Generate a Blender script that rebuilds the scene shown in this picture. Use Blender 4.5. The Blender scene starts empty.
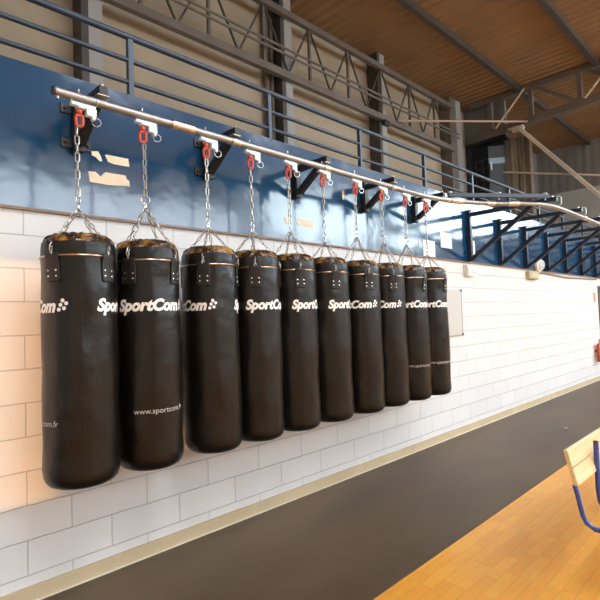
import bpy, bmesh, math, random
from mathutils import Vector, Matrix, noise
PI = math.pi
R = math.radians
random.seed(7)
scene = bpy.context.scene
COL = scene.collection

# ------------------------------------------------------------------ materials
def mat(name, color=(.8, .8, .8), rough=.5, metal=0., spec=.5, coat=0., coat_rough=.1):
    m = bpy.data.materials.new(name)
    m.use_nodes = True
    b = m.node_tree.nodes['Principled BSDF']
    b.inputs['Base Color'].default_value = (*color, 1)
    b.inputs['Roughness'].default_value = rough
    b.inputs['Metallic'].default_value = metal
    b.inputs['Specular IOR Level'].default_value = spec
    b.inputs['Coat Weight'].default_value = coat
    b.inputs['Coat Roughness'].default_value = coat_rough
    return m

def nodes(m):
    nt = m.node_tree
    return nt, nt.nodes, nt.links, nt.nodes['Principled BSDF']

def noisy(m, c1, c2, scale=5., detail=4., bump=0., bscale=None, rough=None, stretch=(1, 1, 1), dist=.01, lo=.35, hi=.65):
    """colour varies between c1 and c2; optional fine bump"""
    nt, N, L, b = nodes(m)
    tc = N.new('ShaderNodeTexCoord'); mp = N.new('ShaderNodeMapping')
    mp.inputs['Scale'].default_value = stretch
    L.new(tc.outputs['Object'], mp.inputs['Vector'])
    n = N.new('ShaderNodeTexNoise'); n.inputs['Scale'].default_value = scale; n.inputs['Detail'].default_value = detail
    L.new(mp.outputs['Vector'], n.inputs['Vector'])
    r = N.new('ShaderNodeValToRGB')
    r.color_ramp.elements[0].position = lo; r.color_ramp.elements[0].color = (*c1, 1)
    r.color_ramp.elements[1].position = hi; r.color_ramp.elements[1].color = (*c2, 1)
    L.new(n.outputs['Fac'], r.inputs['Fac']); L.new(r.outputs['Color'], b.inputs['Base Color'])
    if rough:
        mr = N.new('ShaderNodeMapRange')
        mr.inputs['To Min'].default_value = rough[0]; mr.inputs['To Max'].default_value = rough[1]
        L.new(n.outputs['Fac'], mr.inputs['Value']); L.new(mr.outputs['Result'], b.inputs['Roughness'])
    if bump:
        n2 = N.new('ShaderNodeTexNoise'); n2.inputs['Scale'].default_value = bscale or scale * 4; n2.inputs['Detail'].default_value = 3
        L.new(mp.outputs['Vector'], n2.inputs['Vector'])
        bp = N.new('ShaderNodeBump'); bp.inputs['Strength'].default_value = bump; bp.inputs['Distance'].default_value = dist
        L.new(n2.outputs['Fac'], bp.inputs['Height']); L.new(bp.outputs['Normal'], b.inputs['Normal'])
    return m

def block_wall():
    m = mat('painted_block', rough=.6, spec=.3)
    nt, N, L, b = nodes(m)
    tc = N.new('ShaderNodeTexCoord'); sx = N.new('ShaderNodeSeparateXYZ'); cx = N.new('ShaderNodeCombineXYZ')
    L.new(tc.outputs['Object'], sx.inputs[0])
    a = N.new('ShaderNodeMath'); a.operation = 'ADD'; a.inputs[1].default_value = -.155 + 4 * .4775
    c = N.new('ShaderNodeMath'); c.operation = 'ADD'; c.inputs[1].default_value = .233
    L.new(sx.outputs['X'], a.inputs[0]); L.new(sx.outputs['Z'], c.inputs[0])
    L.new(a.outputs[0], cx.inputs['X']); L.new(c.outputs[0], cx.inputs['Y'])
    # slight waviness of the joints
    nz = N.new('ShaderNodeTexNoise'); nz.inputs['Scale'].default_value = 7
    L.new(tc.outputs['Object'], nz.inputs['Vector'])
    sub = N.new('ShaderNodeVectorMath'); sub.operation = 'SUBTRACT'; sub.inputs[1].default_value = (.5, .5, .5)
    L.new(nz.outputs['Color'], sub.inputs[0])
    sc = N.new('ShaderNodeVectorMath'); sc.operation = 'SCALE'; sc.inputs['Scale'].default_value = .008
    L.new(sub.outputs[0], sc.inputs[0])
    ad = N.new('ShaderNodeVectorMath'); ad.operation = 'ADD'
    L.new(cx.outputs[0], ad.inputs[0]); L.new(sc.outputs[0], ad.inputs[1])
    br = N.new('ShaderNodeTexBrick')
    br.offset = .5; br.offset_frequency = 2; br.squash = 1
    br.inputs['Scale'].default_value = 1
    br.inputs['Brick Width'].default_value = .4775; br.inputs['Row Height'].default_value = .1895
    br.inputs['Mortar Size'].default_value = .0034; br.inputs['Mortar Smooth'].default_value = .25
    br.inputs['Color1'].default_value = (.72, .72, .715, 1); br.inputs['Color2'].default_value = (.68, .68, .675, 1)
    br.inputs['Mortar'].default_value = (.50, .497, .49, 1)
    L.new(ad.outputs[0], br.inputs['Vector'])
    L.new(br.outputs['Color'], b.inputs['Base Color'])
    n2 = N.new('ShaderNodeTexNoise'); n2.inputs['Scale'].default_value = 28; n2.inputs['Detail'].default_value = 4
    L.new(tc.outputs['Object'], n2.inputs['Vector'])
    n3 = N.new('ShaderNodeMath'); n3.operation = 'MULTIPLY'; n3.inputs[1].default_value = .12
    L.new(n2.outputs['Fac'], n3.inputs[0])
    h = N.new('ShaderNodeMath'); h.operation = 'SUBTRACT'
    L.new(n3.outputs[0], h.inputs[0]); L.new(br.outputs['Fac'], h.inputs[1])
    bp = N.new('ShaderNodeBump'); bp.inputs['Strength'].default_value = .9; bp.inputs['Distance'].default_value = .010
    L.new(h.outputs[0], bp.inputs['Height']); L.new(bp.outputs['Normal'], b.inputs['Normal'])
    return m

def blue_paint():
    m = mat('glossy_blue_paint', rough=.22, spec=.85)
    noisy(m, (.003, .040, .105), (.005, .052, .130), scale=1.3, detail=5, bump=.16, bscale=2.6, rough=(.07, .19), dist=.03)
    return m

def corrugated(name, c1, c2, axis, pitch, rough=.6, depth=.03, strength=.6):
    """sheet metal ribs running across `axis`"""
    m = mat(name, c1, rough, spec=.3)
    nt, N, L, b = nodes(m)
    tc = N.new('ShaderNodeTexCoord'); w = N.new('ShaderNodeTexWave')
    w.wave_type = 'BANDS'; w.bands_direction = axis; w.wave_profile = 'SIN'
    w.inputs['Scale'].default_value = (2 * PI / 20) / pitch
    L.new(tc.outputs['Object'], w.inputs['Vector'])
    bp = N.new('ShaderNodeBump'); bp.inputs['Strength'].default_value = strength; bp.inputs['Distance'].default_value = depth
    L.new(w.outputs['Fac'], bp.inputs['Height']); L.new(bp.outputs['Normal'], b.inputs['Normal'])
    n = N.new('ShaderNodeTexNoise'); n.inputs['Scale'].default_value = 1.2; n.inputs['Detail'].default_value = 4
    L.new(tc.outputs['Object'], n.inputs['Vector'])
    r = N.new('ShaderNodeValToRGB')
    r.color_ramp.elements[0].position = .35; r.color_ramp.elements[0].color = (*c1, 1)
    r.color_ramp.elements[1].position = .7; r.color_ramp.elements[1].color = (*c2, 1)
    L.new(n.outputs['Fac'], r.inputs['Fac']); L.new(r.outputs['Color'], b.inputs['Base Color'])
    return m

def parquet():
    m = mat('orange_parquet', rough=.33, spec=.3)
    nt, N, L, b = nodes(m)
    tc = N.new('ShaderNodeTexCoord')
    br = N.new('ShaderNodeTexBrick'); br.offset = .37; br.offset_frequency = 3
    br.inputs['Scale'].default_value = 1
    br.inputs['Brick Width'].default_value = .32; br.inputs['Row Height'].default_value = .075
    br.inputs['Mortar Size'].default_value = .0007
    br.inputs['Color1'].default_value = (.90, .43, .066, 1); br.inputs['Color2'].default_value = (.82, .36, .048, 1)
    br.inputs['Mortar'].default_value = (.4, .17, .04, 1)
    L.new(tc.outputs['Object'], br.inputs['Vector'])
    n = N.new('ShaderNodeTexNoise'); n.inputs['Scale'].default_value = 9; n.inputs['Detail'].default_value = 5
    mp = N.new('ShaderNodeMapping'); mp.inputs['Scale'].default_value = (1, 6, 1)
    L.new(tc.outputs['Object'], mp.inputs['Vector']); L.new(mp.outputs['Vector'], n.inputs['Vector'])
    mx = N.new('ShaderNodeMix'); mx.data_type = 'RGBA'; mx.blend_type = 'MULTIPLY'; mx.inputs[0].default_value = .3
    L.new(br.outputs['Color'], mx.inputs[6]); L.new(n.outputs['Color'], mx.inputs[7])
    L.new(mx.outputs[2], b.inputs['Base Color'])
    return m

def emis(name, color, strength):
    m = mat(name, (.6, .6, .6), .3)
    b = m.node_tree.nodes['Principled BSDF']
    b.inputs['Emission Color'].default_value = (*color, 1); b.inputs['Emission Strength'].default_value = strength
    return m

M = {}
M['block'] = block_wall()
M['blue'] = blue_paint()
M['rear'] = corrugated('beige_cladding', (.30, .245, .175), (.34, .28, .20), 'Z', .30, .65, .02, .5)
M['deck'] = corrugated('tan_roof_deck', (.21, .125, .062), (.25, .15, .075), 'X', .25, .6, .05, .8)
M['end_up'] = corrugated('grey_cladding', (.15, .14, .13), (.18, .17, .155), 'Y', .3, .7, .03, .4)
M['end_low'] = noisy(mat('pale_grey_wall', rough=.7), (.33, .32, .295), (.36, .35, .32), 2)
M['plain'] = noisy(mat('cream_wall', rough=.7), (.66, .62, .55), (.7, .66, .6), 2)
M['parquet'] = parquet()
M['rubber'] = noisy(mat('rubber', rough=.42, spec=.28), (.066, .044, .027), (.120, .083, .053), .9, 7, bump=.15, bscale=60, rough=(.40, .58), stretch=(.6, 1.4, 1))
M['plinth'] = noisy(mat('beige_plinth', rough=.45), (.50, .40, .25), (.58, .47, .31), 3)
M['joint'] = mat('pale_joint', (.74, .70, .60), .5)
M['brown'] = mat('brown_trim', (.20, .13, .09), .5)
M['vinyl'] = noisy(mat('black_vinyl', rough=.4, spec=.36), (.0034, .0022, .0017), (.0066, .0045, .0036), 4, 4, bump=.42, bscale=6, rough=(.24, .44), dist=.025)
M['cover'] = noisy(mat('gold_glint_vinyl', rough=.22, spec=.6), (.035, .015, .005), (.46, .23, .045), 12, 5, bump=.9, bscale=16, rough=(.15, .28), dist=.03, lo=.47, hi=.68)  # gold patches put glints of reflected light into the colour
M['strap'] = noisy(mat('black_leather', rough=.45, spec=.35), (.011, .009, .008), (.016, .013, .012), 30, 3, bump=.2, bscale=90, dist=.002)
M['print'] = mat('white_print', (.86, .85, .82), .45)
M['url'] = mat('grey_print', (.52, .50, .47), .5)
M['chrome'] = mat('bright_steel', (.72, .70, .66), .24, 1.)
M['zinc'] = mat('zinc_chain', (.44, .415, .38), .3, 1.)
M['hoop'] = mat('brass_toned_steel', (.62, .45, .30), .28, 1.)
M['rail'] = noisy(mat('brushed_rail', rough=.42, metal=1.), (.32, .315, .31), (.39, .385, .38), 3, 3, stretch=(.3, 8, 8))
M['sleeve'] = mat('sleeve_steel', (.62, .57, .51), .3, 1.)
M['white'] = mat('white_coated_metal', (.62, .73, .81), .4)
M['red'] = mat('red_coated_steel', (.50, .055, .018), .4, coat=.15)
M['black'] = noisy(mat('black_painted_steel', rough=.42), (.010, .010, .012), (.016, .016, .018), 12)
M['navy'] = noisy(mat('dark_blue_painted_steel', rough=.35, spec=.5), (.010, .018, .034), (.014, .024, .044), 8)
M['railing'] = noisy(mat('slate_blue_steel', rough=.38, spec=.5), (.018, .036, .066), (.024, .046, .08), 6)
M['steelbeam'] = noisy(mat('taupe_painted_steel', rough=.5), (.10, .082, .066), (.13, .108, .088), 3)
M['darkbeam'] = noisy(mat('dark_taupe_steel', rough=.5), (.042, .034, .028), (.058, .047, .038), 3)
M['paleflange'] = mat('pale_grey_steel', (.27, .262, .25), .5)
M['cream'] = noisy(mat('cream_painted_steel', rough=.45), (.42, .365, .29), (.48, .42, .335), 4)
M['tan'] = mat('copper_toned_rod', (.36, .225, .14), .45)
M['paper'] = noisy(mat('paper', rough=.8), (.78, .77, .74), (.84, .83, .80), 60)
M['sticker'] = noisy(mat('old_sticker', rough=.7), (.78, .68, .50), (.84, .75, .58), 20)
M['plastic'] = mat('off_white_plastic', (.74, .71, .62), .45)
M['olive'] = mat('yellowed_plastic', (.50, .46, .30), .5)
M['board'] = mat('whiteboard_face', (.56, .55, .53), .35, coat=.1)
M['alu'] = mat('aluminium', (.6, .6, .6), .35, 1.)
M['darkdoor'] = mat('dark_grey_door', (.018, .021, .026), .4)
M['leaf'] = mat('slate_door_leaf', (.055, .065, .078), .4)
M['lightblue'] = mat('light_blue_label', (.28, .42, .52), .5)
M['curtain'] = noisy(mat('beige_curtain', rough=.85), (.17, .135, .10), (.20, .16, .12), 5)
M['wood'] = noisy(mat('varnished_pine', rough=.3, coat=.3), (.74, .52, .27), (.82, .62, .37), 4, 6, stretch=(.5, 9, 9))
M['woodface'] = M['wood']
M['bluetube'] = mat('blue_enamel_tube', (.030, .070, .30), .3, coat=.3)
M['sky'] = emis('daylight_glazing', (.80, .91, 1.0), 1.)
M['skyend'] = emis('end_daylight_glazing', (.74, .90, 1.0), 1.)
M['roof_fill'] = emis('added_roof_glow', (.88, .94, 1.0), 1.)  # glow of the ceiling panels added to light the floor
M['window_frame'] = mat('window_frame_paint', (.3, .3, .3), .5)
M['orange'] = mat('orange_label', (.65, .22, .08), .5)

# ------------------------------------------------------------------ mesh helpers
class MB:
    def __init__(self):
        self.v = []; self.f = []
    def add(self, vs, fs):
        o = len(self.v)
        self.v += [tuple(x) for x in vs]
        self.f += [tuple(i + o for i in f) for f in fs]
        return self
    def box(self, c, s, m=None):
        x, y, z = s[0] / 2, s[1] / 2, s[2] / 2
        vs = [Vector((a * x, b * y, d * z)) for a in (-1, 1) for b in (-1, 1) for d in (-1, 1)]
        if m is not None: vs = [m @ q for q in vs]
        vs = [q + Vector(c) for q in vs]
        return self.add(vs, [(0, 1, 3, 2), (4, 6, 7, 5), (0, 4, 5, 1), (2, 3, 7, 6), (0, 2, 6, 4), (1, 5, 7, 3)])
    def span(self, a, b):
        return self.box([(a[i] + b[i]) / 2 for i in range(3)], [abs(b[i] - a[i]) for i in range(3)])
    def bar(self, a, b, w, h, up=(0, 0, 1)):
        a, b = Vector(a), Vector(b); d = (b - a); n = d.normalized()
        up = Vector(up)
        s = n.cross(up)
        if s.length < 1e-4: s = n.cross(Vector((1, 0, 0)))
        s.normalize(); u = s.cross(n)
        m = Matrix((n, s, u)).transposed()
        return self.box((a + b) / 2, (d.length, w, h), m)
    def tube(self, pts, r, seg=12, closed=False, caps=True):
        pts = [Vector(q) for q in pts]; n = len(pts)
        T = []
        for i in range(n):
            if closed: t = pts[(i + 1) % n] - pts[i - 1]
            else: t = pts[min(i + 1, n - 1)] - pts[max(i - 1, 0)]
            T.append(t.normalized())
        a = Vector((0, 0, 1))
        if abs(T[0].dot(a)) > .9: a = Vector((1, 0, 0))
        u = (a - T[0] * a.dot(T[0])).normalized()
        vs = []
        for i in range(n):
            u = (u - T[i] * u.dot(T[i])).normalized(); w = T[i].cross(u)
            rr = r[i] if isinstance(r, (list, tuple)) else r
            for k in range(seg):
                t = 2 * PI * k / seg
                vs.append(pts[i] + (u * math.cos(t) + w * math.sin(t)) * rr)
        fs = []
        for i in range(n if closed else n - 1):
            j = (i + 1) % n
            for k in range(seg):
                l = (k + 1) % seg
                fs.append((i * seg + k, i * seg + l, j * seg + l, j * seg + k))
        if caps and not closed:
            fs.append(tuple(range(seg - 1, -1, -1))); fs.append(tuple((n - 1) * seg + k for k in range(seg)))
        return self.add(vs, fs)
    def ring(self, c, axis, rad, r, n=28, seg=8):
        ax = Vector(axis).normalized(); a = Vector((1, 0, 0)) if abs(ax.x) < .9 else Vector((0, 1, 0))
        u = ax.cross(a).normalized(); w = ax.cross(u)
        return self.tube([Vector(c) + (u * math.cos(2 * PI * k / n) + w * math.sin(2 * PI * k / n)) * rad for k in range(n)], r, seg, True)
    def lathe(self, prof, seg=24, c=(0, 0, 0), axis='Z'):
        vs = []
        for r, z in prof:
            for k in range(seg):
                t = 2 * PI * k / seg
                q = (r * math.cos(t), r * math.sin(t), z)
                if axis == 'Y': q = (q[0], -z, q[1])
                vs.append(Vector(q) + Vector(c))
        fs = [(i * seg + k, i * seg + (k + 1) % seg, (i + 1) * seg + (k + 1) % seg, (i + 1) * seg + k) for i in range(len(prof) - 1) for k in range(seg)]
        fs.append(tuple(range(seg - 1, -1, -1))); fs.append(tuple((len(prof) - 1) * seg + k for k in range(seg)))
        return self.add(vs, fs)
    def link(self, c, along, side, L, W, r, seg=6):
        """an oblong chain link: long axis `along`, flat side direction `side`"""
        a = Vector(along).normalized(); s = Vector(side); s = (s - a * s.dot(a)).normalized()
        hw = W / 2 - r; hl = L / 2 - W / 2
        pts = []
        for k in range(7):
            t = -PI / 2 + PI * k / 6
            pts.append(Vector(c) + a * (hl + hw * math.cos(t)) + s * hw * math.sin(t))
        for k in range(7):
            t = PI / 2 + PI * k / 6
            pts.append(Vector(c) + a * (-hl + hw * math.cos(t)) + s * hw * math.sin(t))
        return self.tube(pts, r, seg, True)
    def chain(self, a, b, L, W, r, twist=0.):
        a, b = Vector(a), Vector(b); d = b - a; n = max(2, round(d.length / (L - 2.6 * r)))
        st = d.length / n; dn = d.normalized()
        s0 = dn.cross(Vector((.3, 1, .1))).normalized(); s1 = dn.cross(s0)
        for i in range(n):
            c = a + dn * (st * (i + .5))
            t = twist + (PI / 2 if i % 2 else 0)
            self.link(c, dn, s0 * math.cos(t) + s1 * math.sin(t), st + 2.6 * r, W, r)
        return self
    def mesh(self, name, m, smooth=True, ang=35):
        me = bpy.data.meshes.new(name)
        me.from_pydata(self.v, [], self.f)
        bm = bmesh.new(); bm.from_mesh(me)
        bmesh.ops.recalc_face_normals(bm, faces=bm.faces); bm.to_mesh(me); bm.free()
        me.materials.append(m)
        if smooth:
            me.shade_smooth(); me.set_sharp_from_angle(angle=R(ang))
        return me
    def build(self, name, m, parent=None, loc=(0, 0, 0), smooth=True, bevel=0.):
        o = bpy.data.objects.new(name, self.mesh(name, m, smooth))
        COL.objects.link(o); o.location = loc
        if parent: o.parent = parent
        if bevel:
            b = o.modifiers.new('bevel', 'BEVEL'); b.width = bevel; b.segments = 2; b.limit_method = 'ANGLE'
        return o

def tag(o, label=None, cat=None, group=None, kind=None):
    if label: o['label'] = label
    if cat: o['category'] = cat
    if group: o['group'] = group
    if kind: o['kind'] = kind
    return o
def thing(name, label, cat, loc=(0, 0, 0), rz=0., group=None):
    o = bpy.data.objects.new(name, None); COL.objects.link(o)
    o.empty_display_size = .1
    o.location = loc; o.rotation_euler = (0, 0, rz)
    return tag(o, label, cat, group)
def struct(name, mb, m, parent=None, label=None, cat=None, smooth=False, bevel=0.):
    o = mb.build(name, m, parent, smooth=smooth, bevel=bevel)
    if parent is None: tag(o, label, cat, kind='structure')
    return o
def copy_tree(o, parent=None):
    c = o.copy(); COL.objects.link(c)
    if parent: c.parent = parent
    for ch in list(o.children): copy_tree(ch, c)
    return c

# ------------------------------------------------------------------ the hall
XL, XR, YF, YB, ZC, ZB, ZT = -3.0, 20.8, -12.0, 4.0, 7.85, 2.2, 3.045
HW = .25
struct('floor', MB().span((XL - .3, YF - .3, -.2), (XR + .3, YB + .3, 0)), M['parquet'], label='orange varnished parquet floor of the sports hall', cat='floor')
struct('wall_back', MB().span((XL, 0, 0), (12.30, .2, ZB)).span((13.3, 0, 0), (XR, .2, ZB)).span((12.30, 0, 2.02), (13.3, .2, ZB)), M['block'], label='white painted concrete block wall behind the punching bags', cat='wall')
d1 = struct('door_1', MB().span((12.36, .06, 0), (13.24, .10, 1.96)), M['brown'], label='brown door at the far right end of the white block wall', cat='door')
struct('door_frame', MB().span((12.30, -.01, 0), (12.36, .12, 2.02)).span((13.24, -.01, 0), (13.3, .12, 2.02)).span((12.36, -.01, 1.96), (13.24, .12, 2.02)), M['darkbeam'], d1)
struct('door_handle', MB().tube([(12.44, .06, 1.0), (12.44, 0.0, 1.0), (12.55, 0.0, 1.0)], .009), M['alu'], d1)
struct('trim_1', MB().span((XL, -.014, ZB), (XR, .3, ZT)), M['blue'], label='glossy dark blue painted balcony edge above the white block wall', cat='wall band')
struct('trim_2', MB().span((XL, -.020, ZB - .016), (XR, 0, ZB)), M['brown'], label='thin brown strip between the blue band and the white wall', cat='trim')
struct('wall_mezzanine', MB().span((XL, YB, ZT - .2), (14.7, YB + .2, ZC)), M['rear'], label='beige ribbed metal cladding at the back of the balcony', cat='wall')
struct('wall_storeroom', MB().span((14.7, YB, ZT - .2), (XR, YB + .2, ZC)), M['end_up'], label='dark grey cladding beyond the balcony doorway', cat='wall')
struct('floor_mezzanine', MB().span((XL, .3, ZT - .25), (XR, YB, ZT - .05)), M['plain'], label='concrete balcony floor above the block wall', cat='floor')
struct('ceiling', MB().span((XL - .3, YF - .3, ZC), (XR + .3, YB + .3, ZC + .2)), M['deck'], label='tan ribbed metal roof deck', cat='ceiling')
# left end wall with a sunlit window opening
wy0, wy1, wz0, wz1 = -1.60, -.25, .72, 2.085
struct('wall_left', MB().span((XL - HW, YF, 0), (XL, wy0, ZC)).span((XL - HW, wy1, 0), (XL, YB, ZC)).span((XL - HW, wy0, 0), (XL, wy1, wz0)).span((XL - HW, wy0, wz1), (XL, wy1, ZC)), M['plain'], label='cream end wall on the left', cat='wall')
struct('window_1', MB().span((XL - HW, wy0, wz0), (XL - HW + .06, wy0 + .05, wz1)).span((XL - HW, wy1 - .05, wz0), (XL - HW + .06, wy1, wz1)), M['window_frame'], label='window opening in the left end wall', cat='window')
# opposite wall with a window band
bx0, bx1, bz0, bz1 = 1.0, 12.0, 3.4, 5.9
cx0, cx1, cz0, cz1 = 13.0, 20.4, 4.9, 7.3
struct('wall_front', MB().span((XL, YF - HW, 0), (XR, YF, bz0)).span((XL, YF - HW, bz1), (cx0, YF, ZC)).span((cx1, YF - HW, bz1), (XR, YF, ZC)).span((cx0, YF - HW, cz1), (cx1, YF, ZC)).span((XL, YF - HW, bz0), (bx0, YF, bz1)).span((bx1, YF - HW, bz0), (cx0, YF, bz1)).span((cx0, YF - HW, bz0), (cx1, YF, cz0)).span((cx1, YF - HW, bz0), (XR, YF, bz1)), M['plain'], label='cream wall on the far side of the court', cat='wall')
w2 = struct('window_2', MB().span((bx0, YF - .15, bz0), (bx1, YF - .12, bz1)), M['sky'], label='long band of frosted daylight glazing opposite the bags', cat='window')
mb = MB()
for k in range(10):
    x = bx0 + (bx1 - bx0) * k / 9
    mb.span((x - .04, YF - .12, bz0), (x + .04, YF - .02, bz1))
mb.span((bx0, YF - .12, bz0), (bx1, YF - .02, bz0 + .06)).span((bx0, YF - .12, bz1 - .06), (bx1, YF - .02, bz1))
struct('window_frame', mb, M['window_frame'], w2)
w5 = struct('window_4', MB().span((cx0, YF - .15, cz0), (cx1, YF - .12, cz1)), M['skyend'], label='high frosted daylight window at the far end of the court side wall', cat='window')
mb = MB()
for k in range(7):
    x = cx0 + (cx1 - cx0) * k / 6
    mb.span((x - .04, YF - .12, cz0), (x + .04, YF - .02, cz1))
struct('window_frame', mb, M['window_frame'], w5)
# unseen glowing panels added under the roof to brighten the floor
for k, x in enumerate((-.5, 4.5, 9.5, 14.5)):
    r_ = struct('window_%d' % (5 + k), MB().span((x, -9.0, ZC - .012), (x + 2.2, -4.2, ZC)), M['roof_fill'], label='unseen glowing ceiling panel added to brighten the court, %s from the left' % ('first', 'second', 'third', 'fourth')[k], cat='added glow panel')
    struct('window_frame', MB().span((x - .06, -9.06, ZC - .05), (x, -4.14, ZC)).span((x + 2.2, -9.06, ZC - .05), (x + 2.26, -4.14, ZC)).span((x, -9.06, ZC - .05), (x + 2.2, -9.0, ZC)).span((x, -4.2, ZC - .05), (x + 2.2, -4.14, ZC)), M['window_frame'], r_)
# right end wall with a big daylight window near the court side
ey0, ey1, ez0, ez1, ezs = -11.2, -4.2, 4.9, 7.3, 6.1
struct('wall_right', MB().span((XR, YF, ezs), (XR + HW, ey0, ZC)).span((XR, ey1, ezs), (XR + HW, YB, ZC)).span((XR, ey0, ez1), (XR + HW, ey1, ZC)), M['end_up'], label='dark grey ribbed cladding high on the far end wall', cat='wall')
struct('wall_right_lower', MB().span((XR, YF, 0), (XR + HW, ey0, ezs)).span((XR, ey1, 0), (XR + HW, YB, ezs)).span((XR, ey0, 0), (XR + HW, ey1, ez0)), M['end_low'], label='pale grey lower part of the far end wall', cat='wall')
w3 = struct('window_3', MB().span((XR + .14, ey0, ez0), (XR + .16, ey1, ez1)), M['skyend'], label='large frosted daylight window in the far end wall', cat='window')
mb = MB()
for k in range(6):
    y = ey0 + (ey1 - ey0) * k / 5
    mb.span((XR + .03, y - .04, ez0), (XR + .13, y + .04, ez1))
struct('window_frame', mb, M['window_frame'], w3)
# plinth and floor coverings
struct('baseboard_back', MB().span((XL, -.016, 0), (12.30, 0, .088)), M['plinth'], label='beige plinth along the foot of the block wall', cat='baseboard')
struct('trim_3', MB().span((XL, -.034, 0), (12.30, -.016, .008)), M['joint'], label='pale joint strip between plinth and rubber floor', cat='trim')
rm = MB().span((XL, -1.40, 0), (XR, -.034, .006)).build('rubber_mat', M['rubber'])
tag(rm, 'long dark grey rubber floor strip laid beside the plinth under the punching bags', 'mat')

# ------------------------------------------------------------------ balcony structure behind
def column(x, label, pipe):
    t = thing('steel_column', label, 'column', (x, YB - .17, ZT - .05), 0, 'steel columns against the beige cladding')
    h = ZC - ZT + .05
    MB().span((-.08, -.15, 0), (.02, .15, h)).build('web', M['darkbeam'], t, smooth=False)
    MB().span((.022, -.15, 0), (.215, .15, h)).build('cover_panel', M['paleflange'], t, smooth=False)
    return t
column(6.55, 'dark steel column with a pale side panel above the fourth and fifth bags', True)
column(2.75, 'steel column near the top left corner behind the balcony rail', False)
column(9.70, 'steel column under the tan tie rod at the middle of the balcony', False)
ps = thing('downpipe', 'pair of brown pipes running up beside the dark column', 'pipe', (6.27, YB - .10, ZT - .05))
MB().tube([(0, 0, 0), (0, 0, 4.8)], .05).build('pipe', M['steelbeam'], ps)
MB().tube([(.13, 0, 0), (.13, 0, 4.8)], .045).build('pipe', M['steelbeam'], ps)
t = thing('corner_column', 'pale grey and brown steel column in the far corner of the balcony', 'column', (13.40, YB - .17, ZT - .05))
MB().span((-.34, -.17, 0), (.03, .17, 4.8)).build('web', M['steelbeam'], t, smooth=False)
MB().span((.032, -.17, 0), (.34, .17, 4.8)).build('flange', M['paleflange'], t, smooth=False)

# lattice girder along the rear cladding
gt = thing('lattice_girder', 'taupe lattice girder running along the top of the beige cladding', 'girder', (0, YB - .40, 0))
MB().span((XL, -.055, 6.14), (13.03, .055, 6.28)).build('bottom_chord', M['steelbeam'], gt, smooth=False)
MB().span((XL, -.05, 7.38), (13.03, .05, 7.50)).build('top_chord', M['steelbeam'], gt, smooth=False)
xs = [9.62 + 1.22 * k for k in range(-10, 3)]
for x in xs:
    MB().bar((x, 0, 6.27), (x, 0, 7.40), .05, .05).build('upright', M['steelbeam'], gt, smooth=False)
    for s in (-1, 1):
        if XL < x + s * .61 < 13.0:
            MB().bar((x, -.02 * s, 7.38), (x + s * .59, -.02 * s, 6.27), .03, .03).build('diagonal', M['darkbeam'], gt, smooth=False)
for z in (6.53, 6.64):
    o = MB().tube([(XL + .02, YB - .53, z), (13.2, YB - .53, z)], .024).build('service_pipe', M['steelbeam'])
    tag(o, 'thin horizontal pipe in front of the lattice girder, %s of the pair' % ('lower' if z < 6.6 else 'upper'), 'pipe', 'pipes along the lattice girder')

fl = thing('floodlight', 'small dark fitting on the girder above the middle column', 'light', (9.60, YB - .52, 6.04))
MB().span((-.11, -.05, -.06), (.11, .05, .06)).build('housing', M['black'], fl, bevel=.01)
MB().span((-.02, -.02, .06), (.02, .16, .09)).build('mount', M['darkbeam'], fl, bevel=.004)
# end partition with dark doorway
PX = 14.62
struct('wall_partition', MB().span((PX, 3.97, ZT - .05), (PX + .12, YB, ZC)).span((PX, 2.72, 6.78), (PX + .12, 3.97, ZC)), M['end_up'], label='partition at the balcony end, its dark upper panel standing in for truss shadow', cat='wall')  # panel above the doorway is dark to stand in for truss shadow
d2 = struct('door_2', MB().span((PX + .25, 2.72, ZT - .05), (PX + .29, 3.97, 6.78)), M['darkdoor'], label='tall dark doorway at the end of the balcony', cat='door')
struct('door_frame', MB().span((PX - .03, 3.90, ZT - .05), (PX + .25, 3.97, 6.78)).span((PX - .03, 2.72, 6.70), (PX + .25, 3.97, 6.78)), M['darkdoor'], d2)
mb = MB()
for y in (3.72, 3.5, 3.3): mb.span((PX + .05, y - .012, 5.3), (PX + .08, y + .012, 6.2))
for z in (5.3, 5.6, 5.95, 6.2): mb.span((PX + .05, 3.3, z - .012), (PX + .08, 3.72, z + .012))
struct('grille', mb, M['leaf'], d2)
lf = struct('door_leaf', MB().bar((PX - .04, 2.73, 4.73), (PX - .30, 3.15, 4.73), .05, 3.44), M['leaf'], d2)
struct('label_plate', MB().bar((PX - .09, 2.76, 6.0), (PX - .34, 3.13, 6.0), .01, .17), M['lightblue'], lf)
struct('handle', MB().bar((PX - .33, 3.06, 5.72), (PX - .33, 3.06, 5.98), .03, .05), M['white'], lf)
# folded curtain
mb = MB(); n = 40
front = []; 
for i in range(n + 1):
    y = 2.72 - .76 * i / n
    front.append((PX - .12 + .012 * math.sin(i * 1.15) + .02 * math.sin(i * .47), y))
vs = []; fs = []
for j, z in enumerate((3.2, 4.4, 5.6, 6.55)):
    for x, y in front: vs.append((x + .03 * math.sin(y * 9 + z), y, z))
for j in range(3):
    for i in range(n): fs.append((j * (n + 1) + i, j * (n + 1) + i + 1, (j + 1) * (n + 1) + i + 1, (j + 1) * (n + 1) + i))
cu = MB().add(vs, fs).build('curtain', M['curtain'])
sm = cu.modifiers.new('solid', 'SOLIDIFY'); sm.thickness = .012
tag(cu, 'beige gathered curtain hanging beside the dark doorway', 'curtain')

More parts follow.
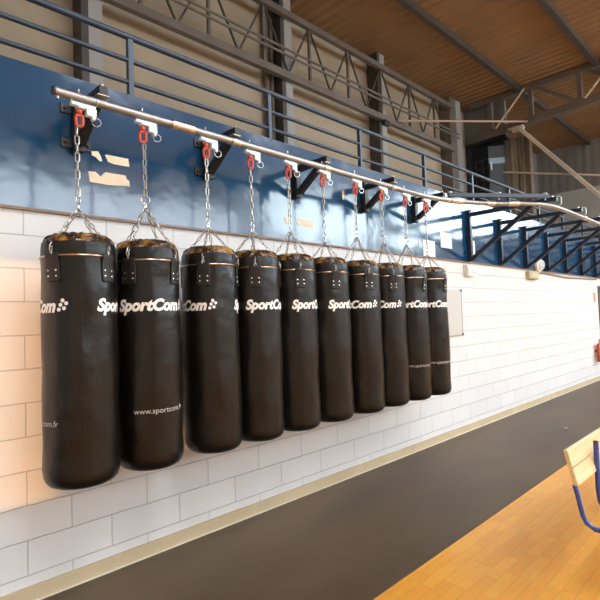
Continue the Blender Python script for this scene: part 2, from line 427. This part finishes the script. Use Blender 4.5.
# roof truss across the hall
TX = 14.30
tr = thing('roof_truss', 'large taupe roof truss crossing the hall above the balcony end', 'truss', (TX, 0, 0))
MB().bar((0, YB - .4, 6.78), (0, YF + .02, 7.35), .16, .20).build('bottom_chord', M['steelbeam'], tr, smooth=False)
MB().bar((0, YB - .4, 7.77), (0, YF + .02, 7.77), .16, .15).build('top_chord', M['steelbeam'], tr, smooth=False)
for y in (3.0, 1.85, .62, -.7, -2.0):
    MB().bar((0, y, 6.82), (0, y, 7.75), .10, .10).build('upright', M['steelbeam'], tr, smooth=False)
for y in (1.7, .45, -.85):
    MB().bar((0.0, y, 7.72), (0.0, y - 1.0, 6.98), .08, .08).build('diagonal', M['steelbeam'], tr, smooth=False)
k = 0
for y, lb in ((2.1, 'roof purlin nearest the balcony cladding'), (.2, 'roof purlin second from the balcony cladding'), (-1.7, 'roof purlin third from the balcony cladding')):
    o = MB().span((XL, y - .06, 7.70), (XR, y + .06, ZC)).build('roof_purlin', M['darkbeam'], smooth=False)
    tag(o, 'dark ' + lb + ' running the length of the roof', 'beam', 'roof purlins')
for a, b, lb in (((1.97, 7.74), (2.83, 6.86), 'left white brace rod crossing the roof truss'), ((-.25, 7.74), (.48, 6.95), 'white brace rod at the top right edge of the photo')):
    o = MB().tube([(TX - .14, a[0], a[1]), (TX - .14, b[0], b[1])], .028).build('brace_rod', M['cream'])
    tag(o, lb, 'rod', 'white brace rods')
o = MB().tube([(10.12, YB - .50, 6.24), (TX - .12, 1.94, 6.80)], .028).build('tie_rod', M['tan'])
tag(o, 'thin tan tie rod from the balcony column to the roof truss', 'rod')
t = thing('truss_strut', 'cream steel strut slanting down from the roof truss at the right', 'strut', (TX - .15, 0, 0))
MB().bar((0, 2.15, 6.66), (0, -1.0, 2.8), .10, .13, up=(1, 0, 0)).build('bar', M['cream'], t, smooth=False, bevel=.01)
MB().span((-.05, 2.05, 6.60), (.12, 2.35, 6.74)).build('fixing_bracket', M['cream'], t, smooth=False, bevel=.01)
MB().tube([(.0, 2.02, 6.66), (.0, 2.46, 6.72)], .04).build('bolt', M['cream'], t)
o = MB().tube([(TX, 2.72, 5.58), (TX, -2.2, 4.24)], .025).build('stay_rod', M['cream'])
tag(o, 'thin pale rod running level across the grey end wall', 'rod')

# ------------------------------------------------------------------ balcony railing
gr = thing('guard_railing', 'slate blue three bar guard railing along the edge of the balcony', 'railing', (0, .04, ZT))
for k in range(-3, 16):
    x = 1.555 + 1.257 * k
    MB().span((x - .019, -.019, 0), (x + .019, .019, .41)).build('post', M['railing'], gr, smooth=False, bevel=.003)
for nm, z, r in (('top_bar', .43, .022), ('middle_bar', .265, .016), ('lower_bar', .112, .016)):
    MB().tube([(XL + .02, 0, z), (XR - .02, 0, z)], r, 14).build(nm, M['railing'], gr)
# ------------------------------------------------------------------ overhead bag rail
RY, RZ, RR = -.396, 2.75, .025
ctrl = [(.915, RY), (2.0, RY), (3.5, RY), (4.4, RY), (4.75, -.42), (5.09, -.505), (5.38, -.625), (5.60, -.75), (5.80, -.90), (6.02, -1.02), (6.30, -1.085), (6.7, -1.10), (8.0, -1.10), (12, -1.10), (20.6, -1.10)]
def catmull(p, n=8):
    out = []
    q = [p[0]] + p + [p[-1]]
    for i in range(1, len(q) - 2):
        for k in range(n):
            t = k / n
            a, b, c, d = [Vector((*w, 0)) for w in q[i - 1:i + 3]]
            t0 = 0; t1 = (b - a).length ** .5 + t0 + 1e-6; t2 = (c - b).length ** .5 + t1; t3 = (d - c).length ** .5 + t2 + 1e-6
            tt = t1 + (t2 - t1) * t
            A1 = a * ((t1 - tt) / (t1 - t0)) + b * ((tt - t0) / (t1 - t0)); A2 = b * ((t2 - tt) / (t2 - t1)) + c * ((tt - t1) / (t2 - t1)); A3 = c * ((t3 - tt) / (t3 - t2)) + d * ((tt - t2) / (t3 - t2))
            B1 = A1 * ((t2 - tt) / (t2 - t0)) + A2 * ((tt - t0) / (t2 - t0)); B2 = A2 * ((t3 - tt) / (t3 - t1)) + A3 * ((tt - t1) / (t3 - t1))
            out.append(tuple((B1 * ((t2 - tt) / (t2 - t1)) + B2 * ((tt - t1) / (t2 - t1)))[:2]))
    out.append(p[-1]); return out
path = catmull(ctrl)
ra = thing('overhead_rail', 'round brushed steel rail along the blue band, curving out at the right', 'rail', (0, 0, RZ))
MB().tube([(x, y, 0) for x, y in path], RR, 20, caps=False).build('tube', M['rail'], ra)
MB().tube([(.905, RY, 0), (.925, RY, 0)], RR * .98, 20).build('end_cap', M['darkbeam'], ra)
MB().tube([(.93, RY, -RR), (.93, RY, -RR - .012), ], .008).tube([(1.0, RY, -RR), (1.0, RY, -RR - .014)], .007).build('end_stop', M['chrome'], ra)
def on_path(x):
    for a, b in zip(path, path[1:]):
        if a[0] <= x <= b[0]:
            t = (x - a[0]) / (b[0] - a[0]); return a[1] + t * (b[1] - a[1])
    return path[-1][1]
def sleeve(x0, x1, name='sleeve', m='sleeve', r=RR + .006):
    n = 6
    return MB().tube([(x0 + (x1 - x0) * i / n, on_path(x0 + (x1 - x0) * i / n), 0) for i in range(n + 1)], r, 20).build(name, M[m], ra)
for x0, x1 in ((1.60, 1.76), (4.98, 5.13), (5.44, 5.54), (5.68, 5.78), (7.4, 7.55), (9.3, 9.45)):
    sleeve(x0, x1)

# ------------------------------------------------------------------ small wall brackets
AZ = 2.822
def make_bracket():
    t = thing('wall_bracket', '', 'bracket', (0, -.014, 0), 0, 'black rail brackets on the blue band')
    MB().span((-.09, -.012, 2.805), (.09, 0, 2.865)).build('wall_plate', M['black'], t, bevel=.003)
    MB().span((-.09, -.012, 2.595), (.09, 0, 2.655)).build('wall_plate', M['black'], t, bevel=.003)
    MB().span((-.03, -.062, 2.57), (.03, -.012, 2.87)).build('upright', M['black'], t, bevel=.003)
    MB().span((-.025, -.412, AZ - .027), (.025, -.062, AZ + .022)).build('arm', M['black'], t, bevel=.003)
    MB().bar((0, -.07, 2.615), (0, -.345, AZ - .02), .05, .05).build('brace', M['black'], t, bevel=.003)
    for x in (-.065, .065):
        for z in (2.835, 2.625):
            MB().lathe([(.011, 0), (.011, .008), (.005, .012)], 6, (x, -.012, z), 'Y').build('bolt', M['black'], t)
    MB().span((-.034, -.41, AZ - .034), (.034, -.345, AZ - .027)).build('clamp_plate', M['sleeve'], t, bevel=.002)
    MB().tube([(-.034 + .068 * (1 - math.cos(PI * k / 12)) / 2 * 0 + .0, -.382 + (RR + .005) * math.cos(PI + PI * k / 12), RZ + (RR + .005) * math.sin(PI + PI * k / 12)) for k in range(13)], .004, 8).build('u_bolt', M['chrome'], t)
    MB().lathe([(.008, 0), (.008, .016), (.004, .02)], 8, (0, -.385, AZ + .022)).build('nut', M['chrome'], t)
    return t
b0 = make_bracket()
blabels = ['black wall bracket at the left end of the rail, above the first bag', 'black wall bracket beside the third bag from the left',
           'black wall bracket between the fifth and sixth bags', 'black wall bracket above the seventh and eighth bags', 'last black wall bracket before the rail curves out']
for i, x in enumerate((1.165, 2.10, 3.035, 4.0, 4.93)):
    o = b0 if i == 0 else copy_tree(b0)
    o.location.x = x; o['label'] = blabels[i]
    if i: sleeve(x - .03, x + .04, 'clamp_collar', 'sleeve', RR + .003)

# ------------------------------------------------------------------ big triangular frames at the right
def make_frame():
    t = thing('support_frame', '', 'frame', (0, -.014, 0), 0, 'dark blue triangular frames carrying the rail')
    MB().span((-.028, -.060, 2.203), (.028, 0, 2.875)).build('upright', M['navy'], t, bevel=.003)
    MB().span((-.04, -.07, 2.875), (.04, 0, 2.885)).build('cap', M['navy'], t, bevel=.002)
    MB().span((-.025, -1.125, AZ - .022), (.025, -.065, AZ + .028)).build('arm', M['navy'], t, bevel=.003)
    MB().bar((0, -.05, 2.225), (0, -.86, AZ - .015), .05, .05).build('brace', M['navy'], t, bevel=.003)
    MB().span((-.027, -1.135, AZ - .024), (.027, -1.125, AZ + .03)).build('end_plug', M['black'], t, bevel=.002)
    c = MB()
    c.tube([(.045, -1.10, AZ + .036), (.045, -1.145, AZ + .036), (.045, -1.165, AZ + .02), (.045, -1.168, AZ - .05), (.045, -1.155, AZ - .066), (.045, -1.14, AZ - .07)], .007, 8)
    c.build('hook_clamp', M['white'], t)
    MB().span((-.03, -1.10, AZ + .028), (.05, -1.06, AZ + .04)).build('clamp_plate', M['chrome'], t, bevel=.002)
    return t
f0 = make_frame()
ordn = ['first', 'second', 'third', 'fourth', 'fifth', 'sixth', 'seventh', 'eighth', 'ninth']
for i in range(9):
    o = f0 if i == 0 else copy_tree(f0)
    o.location.x = 6.26 + .968 * i
    o['label'] = 'dark blue triangular frame on the blue band, ' + ('nearest to the bags' if i == 0 else ordn[i] + ' from the bags along the row')
# oblique carrier beam over the bend of the rail
cb = thing('carrier_beam', 'dark blue square beam lying above the bend of the overhead rail', 'beam', (0, 0, 0))
MB().bar((5.02, -.42, 2.826), (6.05, -1.12, 2.826), .046, .046)  .build('beam', M['navy'], cb, bevel=.003)
for a in (.02, .5, .97):
    p = Vector((5.02, -.42, 2.80)).lerp(Vector((6.05, -1.12, 2.80)), a)
    h = MB().tube([p + Vector((0, 0, .06)), p + Vector((0, 0, -.02))], .007).build('hanger', M['white'], cb)
    MB().box(p + Vector((0, 0, .058)), (.04, .04, .012)).build('plate', M['white'], h, bevel=.002)

# ------------------------------------------------------------------ punching bags
BR = .1795
prof = [(0, .698), (.10, .699), (.135, .703), (.158, .714), (.172, .732), (.179, .755), (.1825, .79), (.184, .84)]
def rad(z):
    if z >= .84: 
        return BR + .0015 * math.sin((z - .84) * 5)
    for (r0, z0), (r1, z1) in zip(prof, prof[1:]):
        if z0 <= z <= z1: return r0 + (r1 - r0) * (z - z0) / (z1 - z0)
    return .0
def surf(th, z, off=0.):
    c, s = math.cos(th), math.sin(th)
    lump = noise.noise(Vector((1.5 * c, 1.5 * s, z * 4.2))) * .0065 + noise.noise(Vector((3.2 * c, 3.2 * s, z * 9 + 5))) * .0018
    w = min(1, max(0, (z - .72) / .1)) * min(1, max(0, (1.86 - z) / .08))
    r = rad(z) + lump * w + off
    return Vector((r * c, r * s, z))
def bag_body():
    zs = [z for r, z in prof[1:]] + [.84 + .017 * k for k in range(1, 61)]
    rs = None
    seg = 72; vs = []; fs = []
    for z in zs:
        for k in range(seg): vs.append(surf(2 * PI * k / seg, z))
    n = len(zs)
    for i in range(n - 1):
        for k in range(seg):
            l = (k + 1) % seg
            fs.append((i * seg + k, i * seg + l, (i + 1) * seg + l, (i + 1) * seg + k))
    fs.append(tuple(range(seg - 1, -1, -1))); fs.append(tuple((n - 1) * seg + k for k in range(seg)))
    return MB().add(vs, fs)
def wrap_text(body, size, th0, th1, z0, bold, shear, off=.0014, extra=None, cap=.729):
    """lettering laid on the bag from angle th0 to th1, baseline z0, capital height `size`"""
    cu = bpy.data.curves.new('lettering', 'FONT'); cu.body = body; cu.size = 1.; cu.offset = bold; cu.shear = shear; cu.resolution_u = 4
    ob = bpy.data.objects.new('lettering', cu); COL.objects.link(ob)
    dg = bpy.context.evaluated_depsgraph_get(); dg.update()
    me = bpy.data.meshes.new_from_object(ob.evaluated_get(dg))
    bpy.data.objects.remove(ob)
    bm = bmesh.new(); bm.from_mesh(me)
    x0 = min(v.co.x for v in bm.verts); x1 = max(v.co.x for v in bm.verts)
    if extra:                                  # dots of the emblem after the word
        w = x1 - x0; s = .145
        for dx, dy in extra:
            ring_ = []
            for k in range(14):
                t = 2 * PI * k / 14
                ring_.append(bm.verts.new((x1 + .19 + dx * .245 + .114 * math.cos(t), .112 + dy * .245 + .114 * math.sin(t), 0)))
            bm.faces.new(ring_)
        x1 = max(v.co.x for v in bm.verts)
    for v in bm.verts: v.co.x -= x0
    W = x1 - x0
    bmesh.ops.triangulate(bm, faces=bm.faces)
    nx = int((th1 - th0) / R(4))
    for k in range(1, nx):
        bmesh.ops.bisect_plane(bm, geom=bm.verts[:] + bm.edges[:] + bm.faces[:], plane_co=(W * k / nx, 0, 0), plane_no=(1, 0, 0))
    for v in bm.verts:
        th = th0 + (th1 - th0) * v.co.x / W; z = z0 + v.co.y / cap * size
        v.co = surf(th, z, off)
    out = bpy.data.meshes.new('lettering'); 
    bmesh.ops.recalc_face_normals(bm, faces=bm.faces)
    bm.to_mesh(out); bm.free(); bpy.data.meshes.remove(me)
    return out
DOTS = [(0, 0), (.41, 1.09), (.91, 2.09), (1.23, .27), (1.73, 1.41)]
HZ = 1.868
def make_bag():
    t = thing('punching_bag', '', 'punching bag', (0, RY, 0), 0, 'black punching bags hanging from the overhead rail')
    bag_body().build('body', M['vinyl'], t)
    # gathered top
    def crown(tp, first, cap):
        seg = 72; vs = []; fs = []
        for i, (r, z) in enumerate(tp):
            for k in range(seg):
                th = 2 * PI * k / seg
                a = .0035 * min(1, max(0, i + first - 2) / 3) * (math.sin(17 * th + i) + .6 * math.sin(29 * th))
                vs.append(((r + a) * math.cos(th), (r + a) * math.sin(th), z + a * .6))
        for i in range(len(tp) - 1):
            for k in range(seg):
                l = (k + 1) % seg; fs.append((i * seg + k, i * seg + l, (i + 1) * seg + l, (i + 1) * seg + k))
        if cap: fs.append(tuple((len(tp) - 1) * seg + k for k in range(seg)))
        return MB().add(vs, fs)
    crown([(.1775, 1.850), (.1785, 1.872), (.1787, 1.897), (.1770, 1.922), (.1735, 1.940)], 0, False).build('shoulder', M['vinyl'], t)
    tag(crown([(.1735, 1.940), (.167, 1.957), (.156, 1.973), (.138, 1.985), (.11, 1.993), (.07, 1.999), (.03, 2.001)], 3, True).build('gathered_top', M['cover'], t), 'gathered top of the bag with gold glints put into its colour')
    MB().ring((0, 0, HZ), (0, 0, 1), BR + .0022, .0040, 72, 8).build('hoop', M['hoop'], t)
    MB().tube([surf(R(135), .76 + .02 * k, .0006) for k in range(55)], .0012, 6).build('seam', M['strap'], t)
    # straps over the hoop, with four rivets each
    hw = R(13)
    for q in range(4):
        c = q * PI / 2
        rows = [(1.735, .86), (1.742, .96), (1.752, 1), (1.79, 1), (1.83, 1), (1.862, .97), (1.875, .95), (1.880, .95)]
        vs = []; fs = []; n = 10
        for zi, (z, wd) in enumerate(rows):
            for i in range(n + 1):
                th = c + hw * wd * (2 * i / n - 1)
                off = .0035 if z < 1.85 else .0085
                if z > 1.877: off = .006
                pp = surf(th, min(z, 1.855), off); pp.z = z
                vs.append(pp)
        for zi in range(len(rows) - 1):
            for i in range(n): fs.append((zi * (n + 1) + i, zi * (n + 1) + i + 1, (zi + 1) * (n + 1) + i + 1, (zi + 1) * (n + 1) + i))
        s = MB().add(vs, fs).build('strap', M['strap'], t)
        sm = s.modifiers.new('solid', 'SOLIDIFY'); sm.thickness = .0035; sm.offset = 0
        edge = [surf(c + hw * a, z, .0056) for a, z in ((-.93, 1.84), (-.93, 1.752), (-.8, 1.742), (.8, 1.742), (.93, 1.752), (.93, 1.84))]
        MB().tube(edge, .0011, 5).build('stitching', M['darkbeam'], s)
        for dth in (-1, 1):
            for z in (1.765, 1.794):
                th = c + dth * R(7.6); pp = surf(th, z, .005)
                nv = Vector((math.cos(th), math.sin(th), 0))
                MB().tube([pp, pp + nv * .0025, pp + nv * .0035], [.0056, .005, .002], 10).build('rivet', M['chrome'], s)
    # lettering: the word twice round, the address under the first
    for q in (0, 180):
        lg = wrap_text('SportCom', .064, R(q - 23), R(q + 115), 1.587, .048, .25, extra=DOTS)
        lg.materials.append(M['print'])
        o = bpy.data.objects.new('logo_print', lg); COL.objects.link(o); o.parent = t
        tag(o, 'white slanted SportCom lettering with dots')
        if q: continue
        ur = wrap_text('www.sportcom.fr', .030, R(q + 5), R(q + 97), 1.022, .0, 0.)
        ur.materials.append(M['url'])
        o = bpy.data.objects.new('address_print', ur); COL.objects.link(o); o.parent = t
        tag(o, 'small grey www.sportcom.fr lettering')
    return t
bag0 = make_bag()
XS = [1.026, 1.416, 1.855, 2.227, 2.599, 2.985, 3.405, 3.795, 4.184, 4.565]
SC = [(k, k, 1) for k in (1.03, 1.025, 1.0, 1, 1, 1.01, 1.02, 1, 1, 1)]
RINGZ = [2.187, 2.244, 2.177, 2.185, 2.226, 2.179, 2.256, 2.237, 2.254, 2.18]
TH = [-132, -32, 78, 183, 200, 205, 118, 115, -27, -22]
bag_labels = [
    'black punching bag at the left end of the row, nearest the viewer',
    'second black punching bag from the left, full white wordmark and web address facing the viewer',
    'third black punching bag from the left, showing only the end of the white wordmark',
    'fourth black punching bag from the left, in front of the dark column',
    'fifth black punching bag from the left, its riveted strap facing the viewer',
    'sixth black punching bag from the left, with a torn-looking short piece of wordmark at its right',
    'seventh black punching bag from the left, showing Com and dots in white',
    'third black punching bag from the right end of the row',
    'second black punching bag from the right end of the row',
    'black punching bag at the right end of the row, in front of the whiteboard edge']
bag_labels[5] = 'sixth black punching bag from the left, wordmark cut short at its right edge'
bag_labels[3] = 'fourth black punching bag from the left, under the gap between two brackets'
bags = [bag0]
for i in range(1, 10): bags.append(copy_tree(bag0))
TX_ = [1.040, 1.408] + XS[2:]
tro_group = 'white trolleys hanging the bags on the rail'
def make_trolley():
    t = thing('rail_trolley', '', 'trolley', (0, RY, RZ), 0, tro_group)
    b = MB()
    b.span((-.045, -.016, -.052), (.085, .016, -RR - .0075)).span((.035, -.016, -.092), (.085, .016, -.050)).span((.065, -.014, -.108), (.085, .014, -.09)).span((-.012, -.02, -.062), (.03, .02, -.05))
    b.build('carriage', M['white'], t, bevel=.002)
    sw = MB().lathe([(.009, -.062), (.013, -.066), (.016, -.075), (.016, -.088), (.012, -.094), (.008, -.096)], 16).build('swivel', M['red'], t)
    MB().link((0, 0, -.128), (0, 0, 1), (1, -.35, 0), .084, .052, .0085, 10).build('shackle', M['red'], t)
    MB().tube([(-.02, 0, -.1), (.02, 0, -.1)], .009, 10).build('pin', M['red'], t)
    pn = MB().tube([(.092, 0, -.09), (.092, 0, -.045)], .004, 8).build('locking_pin', M['chrome'], t)
    MB().ring((.094, 0, -.114), (.3, 1, .0), .023, .0026, 24, 6).build('pull_ring', M['chrome'], pn)
    MB().tube([(.0, 0, RR), (.0, 0, .045)], .004, 6).build('stud', M['chrome'], t)
    return t
tr0 = make_trolley()
for i in range(10):
    b = bags[i]; x = XS[i]
    b.location.x = x
    phi = math.atan2(-3.079 - RY, -x)
    b.rotation_euler.z = phi + R(TH[i])
    b.scale = SC[i]
    b['label'] = bag_labels[i]
    # chains: built in the bag's own turned space so that copies keep their own length
    zr = RINGZ[i]
    RA = [R(-q + (0 if k in (1, 6, 7, 8) else 65)) for k, q in enumerate(TH)]
    MB().ring((0, 0, zr), (math.cos(RA[i]), math.sin(RA[i]), 0), .0235, .0032, 28, 8).build('chain_ring', M['chrome'], b)
    MB().chain((0, 0, RZ - .166), (0, 0, zr + .019), .058, .0275, .0040, .4 + .9 * i).build('hanging_chain', M['zinc'], b)
    MB().link((0, 0, zr - .036), (0, 0, 1), (math.cos(2 + i), math.sin(2 + i), 0), .046, .019, .003).build('lower_link', M['chrome'], b)
    for q in range(4):
        c = q * PI / 2
        e = Vector(((BR + .005) * math.cos(c), (BR + .005) * math.sin(c), HZ + .004))
        m1 = Vector((.006 * math.cos(c), .006 * math.sin(c), zr - .052))
        # hang outside the gathered top: over its shoulder, then down to the hoop
        k1 = Vector(((BR + .006) * math.cos(c), (BR + .006) * math.sin(c), HZ + .045))
        mb = MB().chain(m1, k1, .044, .0205, .0031, .5 * q + i)
        mb.chain(k1, e, .030, .0185, .0030, .6 + q)
        mb.build('suspension_chain', M['zinc'], b)
    o = tr0 if i == 0 else copy_tree(tr0)
    o.location.x = TX_[i]
    o['label'] = 'white rail trolley with red shackle holding the ' + ['leftmost bag', 'second bag from the left', 'third bag from the left', 'fourth bag from the left', 'fifth bag from the left', 'sixth bag from the left', 'seventh bag from the left', 'third bag from the right end', 'second bag from the right end', 'rightmost bag'][i]

# ------------------------------------------------------------------ things on the wall
def sheet(x0, x1, z0, z1, label, lines, y=-.017, slant=.0):
    t = MB().span((x0, y, z0), (x1, y + .003, z1)).build('paper_notice', M['paper'], smooth=False)
    tag(t, label, 'notice', 'paper notices on the blue band')
    mb = MB(); h = z1 - z0; w = x1 - x0
    for k in range(lines):
        z = z1 - h * (.14 + .75 * k / lines); e = w * (.82 - .25 * ((k * 37) % 5) / 5)
        mb.span((x0 + w * .1, y - .0006, z - h * .012), (x0 + e, y - .0001, z + h * .012))
    mb.build('text_lines', M['alu'], t, smooth=False)
    return t
sheet(5.13, 5.40, 2.205, 2.40, 'lower white paper notice behind the last bag chain', 7)
sheet(5.545, 5.82, 2.34, 2.535, 'white paper notice on the blue band, higher one left of the first big frame', 8)
sheet(6.30, 6.46, 2.30, 2.50, 'white paper notice partly behind the first big blue frame', 7)
def torn(pts, label):
    n = len(pts); y0, y1 = -.0165, -.0142
    vs = [(x, y0, z) for x, z in pts] + [(x, y1, z) for x, z in pts]
    fs = [tuple(range(n)), tuple(range(2 * n - 1, n - 1, -1))] + [(i, (i + 1) % n, n + (i + 1) % n, n + i) for i in range(n)]
    o = MB().add(vs, fs).build('torn_sticker', M['sticker'], smooth=False)
    tag(o, label, 'sticker', 'torn cream stickers on the blue band')
torn([(1.257, 2.605), (1.30, 2.615), (1.318, 2.585), (1.325, 2.555), (1.31, 2.553), (1.285, 2.575), (1.262, 2.58)], 'smallest torn cream sticker scrap, upper left')
torn([(1.345, 2.60), (1.355, 2.605), (1.50, 2.607), (1.507, 2.555), (1.40, 2.553), (1.365, 2.56)], 'torn cream sticker strip, the upper one right of the scrap')
torn([(1.238, 2.475), (1.28, 2.48), (1.315, 2.455), (1.33, 2.475), (1.345, 2.488), (1.48, 2.492), (1.487, 2.47), (1.505, 2.46), (1.507, 2.424), (1.36, 2.41), (1.245, 2.41)], 'longest torn cream sticker strip, the lower one')
torn([(2.905, 2.395), (2.965, 2.398), (2.968, 2.345), (2.91, 2.34)], 'small white sticker square on the blue band behind the fifth bag chain')
torn([(3.035, 2.405), (3.06, 2.39), (3.10, 2.40), (3.255, 2.385), (3.255, 2.33), (3.06, 2.345)], 'torn white sticker strip on the blue band between the fifth and sixth bag chains')
torn([(5.03, 2.40), (5.055, 2.40), (5.055, 2.32), (5.035, 2.325)], 'tiny white paper sliver left of the two paper notices')
tg = thing('wall_tag', 'small pale and orange tag on the blue band between the sixth and seventh bags', 'tag', (3.70, -.014, 2.66))
MB().span((-.014, -.004, 0), (.014, 0, .09)).build('card', M['sticker'], tg, smooth=False)
MB().span((-.014, -.005, .05), (.014, -.0041, .09)).build('stripe', M['orange'], tg, smooth=False)
jb = thing('socket_box', 'off white socket box on the wall under the first big blue frame', 'box', (6.24, 0, 2.005))
MB().span((-.11, -.06, 0), (.11, 0, .15)).build('housing', M['plastic'], jb, bevel=.008)
for x in (-.055, .055):
    MB().span((x - .04, -.066, .03), (x + .04, -.06, .12)).build('cover', M['white'], jb, bevel=.004)
MB().span((.06, -.069, .05), (.09, -.066, .06)).build('switch', M['black'], jb)
ob = thing('junction_box', 'yellowed junction box under the blue band right of the socket box', 'box', (8.44, 0, 2.04))
MB().span((-.2, -.07, 0), (.2, 0, .125)).build('housing', M['olive'], ob, bevel=.012)
MB().span((-.15, -.078, .02), (.15, -.07, .105)).build('cover', M['olive'], ob, bevel=.006)
lm = thing('bulkhead_lamp', 'round white bulkhead lamp at the bottom of the blue band', 'lamp', (8.74, -.014, 2.29))
MB().lathe([(.12, 0), (.125, .02), (.12, .04), (.09, .06)], 28, (0, 0, 0), 'Y').build('base', M['plastic'], lm)
MB().lathe([(.085, .055), (.085, .07), (.06, .09), (.02, .098)], 28, (0, 0, 0), 'Y').build('diffuser', M['white'], lm)
mb = MB()
for x in (-.05, 0, .05): mb.tube([(x, -.04, -.1), (x, -.09, -.06), (x, -.108, 0), (x, -.09, .06), (x, -.04, .1)], .005, 6)
mb.build('guard', M['plastic'], lm)
cn = MB().tube([(8.66, -.02, 2.12), (8.9, -.02, 2.165), (9.5, -.02, 2.15), (10.2, -.02, 2.13), (12.2, -.02, 2.16)], .011, 8).build('cable_conduit', M['brown'])
tag(cn, 'thin brown cable running right from the junction box along the wall', 'cable')
wb = thing('whiteboard', 'whiteboard on the block wall behind the rightmost bag', 'whiteboard', (5.40, 0, 1.237))
MB().span((-.6, -.016, .004), (.6, 0, .581)).build('panel', M['board'], wb, smooth=False)
MB().span((-.61, -.02, 0), (.61, 0, .012)).span((-.61, -.02, .573), (.61, 0, .585)).span((-.61, -.02, 0), (-.598, 0, .585)).span((.598, -.02, 0), (.61, 0, .585)).build('frame', M['alu'], wb, smooth=False)
for x in (-.6, .6):
    for z in (.01, .575): MB().box((x, -.012, z), (.03, .026, .03)).build('corner_cap', M['black'], wb, bevel=.004)
st = MB().span((11.97, -.004, 1.67), (12.09, 0, 1.87)).build('wall_sticker', M['orange'], smooth=False)
tag(st, 'small reddish sticker on the white wall beside the far door', 'sticker')

fx = thing('fire_extinguisher', 'red fire extinguisher hanging on the white wall by the far door', 'fire extinguisher', (11.86, -.10, .40))
MB().lathe([(.0, 0), (.07, .0), (.078, .02), (.078, .34), (.06, .38), (.025, .40), (.025, .43)], 24).build('cylinder', M['red'], fx)
MB().span((-.02, -.02, .43), (.02, .02, .47)).bar((0, -.02, .48), (.0, -.10, .50), .02, .012).build('valve_handle', M['black'], fx)
MB().tube([(-.02, 0, .45), (-.07, -.01, .44), (-.095, -.01, .36), (-.095, -.01, .12)], .011, 10).build('hose', M['orange'], fx)
MB().span((-.02, .078, .2), (.02, .10, .26)).build('wall_hook', M['black'], fx)
# ------------------------------------------------------------------ bench and pebble
bn = thing('bench', 'pine slat bench with blue tube legs at the lower right', 'bench', (2.89, -2.155, 0))
def plank(z0, z1, y0, y1):
    a, b = Vector((.9, y0, z0)), Vector((.9, y1, z1)); d = (b - a)
    m = Matrix.Rotation(math.atan2(-d.y, d.z), 3, 'X')
    return MB().box((a + b) / 2, (1.8, .024, d.length), m)
plank(.663, .752, -.022, 0).build('back_slat', M['wood'], bn, bevel=.004)
plank(.570, .657, -.046, -.024).build('back_slat', M['wood'], bn, bevel=.004)
for x in (.012, 1.74):
    MB().tube([(x, -.034, .572), (x, -.047, .52), (x + .0, -.054, .48), (x, -.066, .42), (x, -.082, .385), (x, -.12, .362), (x, -.2, .36), (x, -.52, .36)], .0125, 14).build('back_tube', M['bluetube'], bn)
for x in (.345, 1.4):
    MB().tube([(x, -.058, .735), (x, -.058, .47), (x, -.064, .40), (x, -.085, .355), (x, -.13, .33), (x, -.2, .325), (x, -.5, .325)], .0145, 14).build('upright_tube', M['bluetube'], bn)
    MB().lathe([(.0148, .735), (.0148, .742), (.010, .744)], 14, (x, -.058, 0)).build('end_cap', M['darkbeam'], bn)
for k in range(3):
    y = -.24 - .125 * k
    MB().span((.25, y - .055, .3735), (1.8, y + .055, .396)).build('seat_slat', M['wood'], bn, bevel=.004)
for x in (.30, 1.74):
    for y in (-.22, -.5):
        MB().tube([(x, y, .372), (x, y - .01, 0)], .0125, 12).build('leg', M['bluetube'], bn)
pb = bpy.data.meshes.new('pebble'); bm = bmesh.new(); bmesh.ops.create_icosphere(bm, subdivisions=2, radius=.02)
for v in bm.verts: v.co *= 1 + .25 * noise.noise(v.co * 60); v.co.z *= .7
bm.to_mesh(pb); bm.free(); pb.materials.append(M['olive'])
o = bpy.data.objects.new('pebble', pb); COL.objects.link(o); o.location = (6.79, -.935, .019)
tag(o, 'tiny dark lump lying on the rubber floor strip', 'pebble')

# ------------------------------------------------------------------ light
M['roof_fill'].node_tree.nodes['Principled BSDF'].inputs['Emission Strength'].default_value = 9
M['sky'].node_tree.nodes['Principled BSDF'].inputs['Emission Strength'].default_value = 6.5
M['skyend'].node_tree.nodes['Principled BSDF'].inputs['Emission Strength'].default_value = 11
w = bpy.data.worlds.new('world'); scene.world = w; w.use_nodes = True
w.node_tree.nodes['Background'].inputs['Color'].default_value = (.75, .86, 1, 1); w.node_tree.nodes['Background'].inputs['Strength'].default_value = .6
sun = bpy.data.lights.new('low_sun', 'SUN'); sun.energy = 5.; sun.color = (1, .55, .28); sun.angle = R(.8)
so = bpy.data.objects.new('low_sun', sun); COL.objects.link(so)
dirn = Vector((math.cos(R(20)), math.sin(R(20)), -.045)).normalized()
so.rotation_euler = dirn.to_track_quat('-Z', 'Y').to_euler(); so.location = (-5, -4, 3)

# ------------------------------------------------------------------ camera
cd = bpy.data.cameras.new('camera'); cam = bpy.data.objects.new('camera', cd); COL.objects.link(cam)
fw = Vector((.70549127, .7075116, .04134484)); rt = Vector((.7087099, -.70457029, -.03620742)); up = Vector((-.00351318, -.05484551, .99848867))
cam.matrix_world = Matrix(((rt.x, up.x, -fw.x, 0), (rt.y, up.y, -fw.y, -3.07895187), (rt.z, up.z, -fw.z, 1.5), (0, 0, 0, 1)))
cd.sensor_fit = 'HORIZONTAL'; cd.sensor_width = 36; cd.lens = 495.1529 / 600 * 36; cd.clip_start = .05
scene.camera = cam
vs_ = scene.view_settings
scene.display_settings.display_device = 'sRGB'
vs_.view_transform = 'Standard'; vs_.look = 'None'; vs_.gamma = 1; vs_.use_curve_mapping = False
vs_.exposure = .42
scene.cycles.use_denoising = True
scene.cycles.max_bounces = 10; scene.cycles.diffuse_bounces = 6
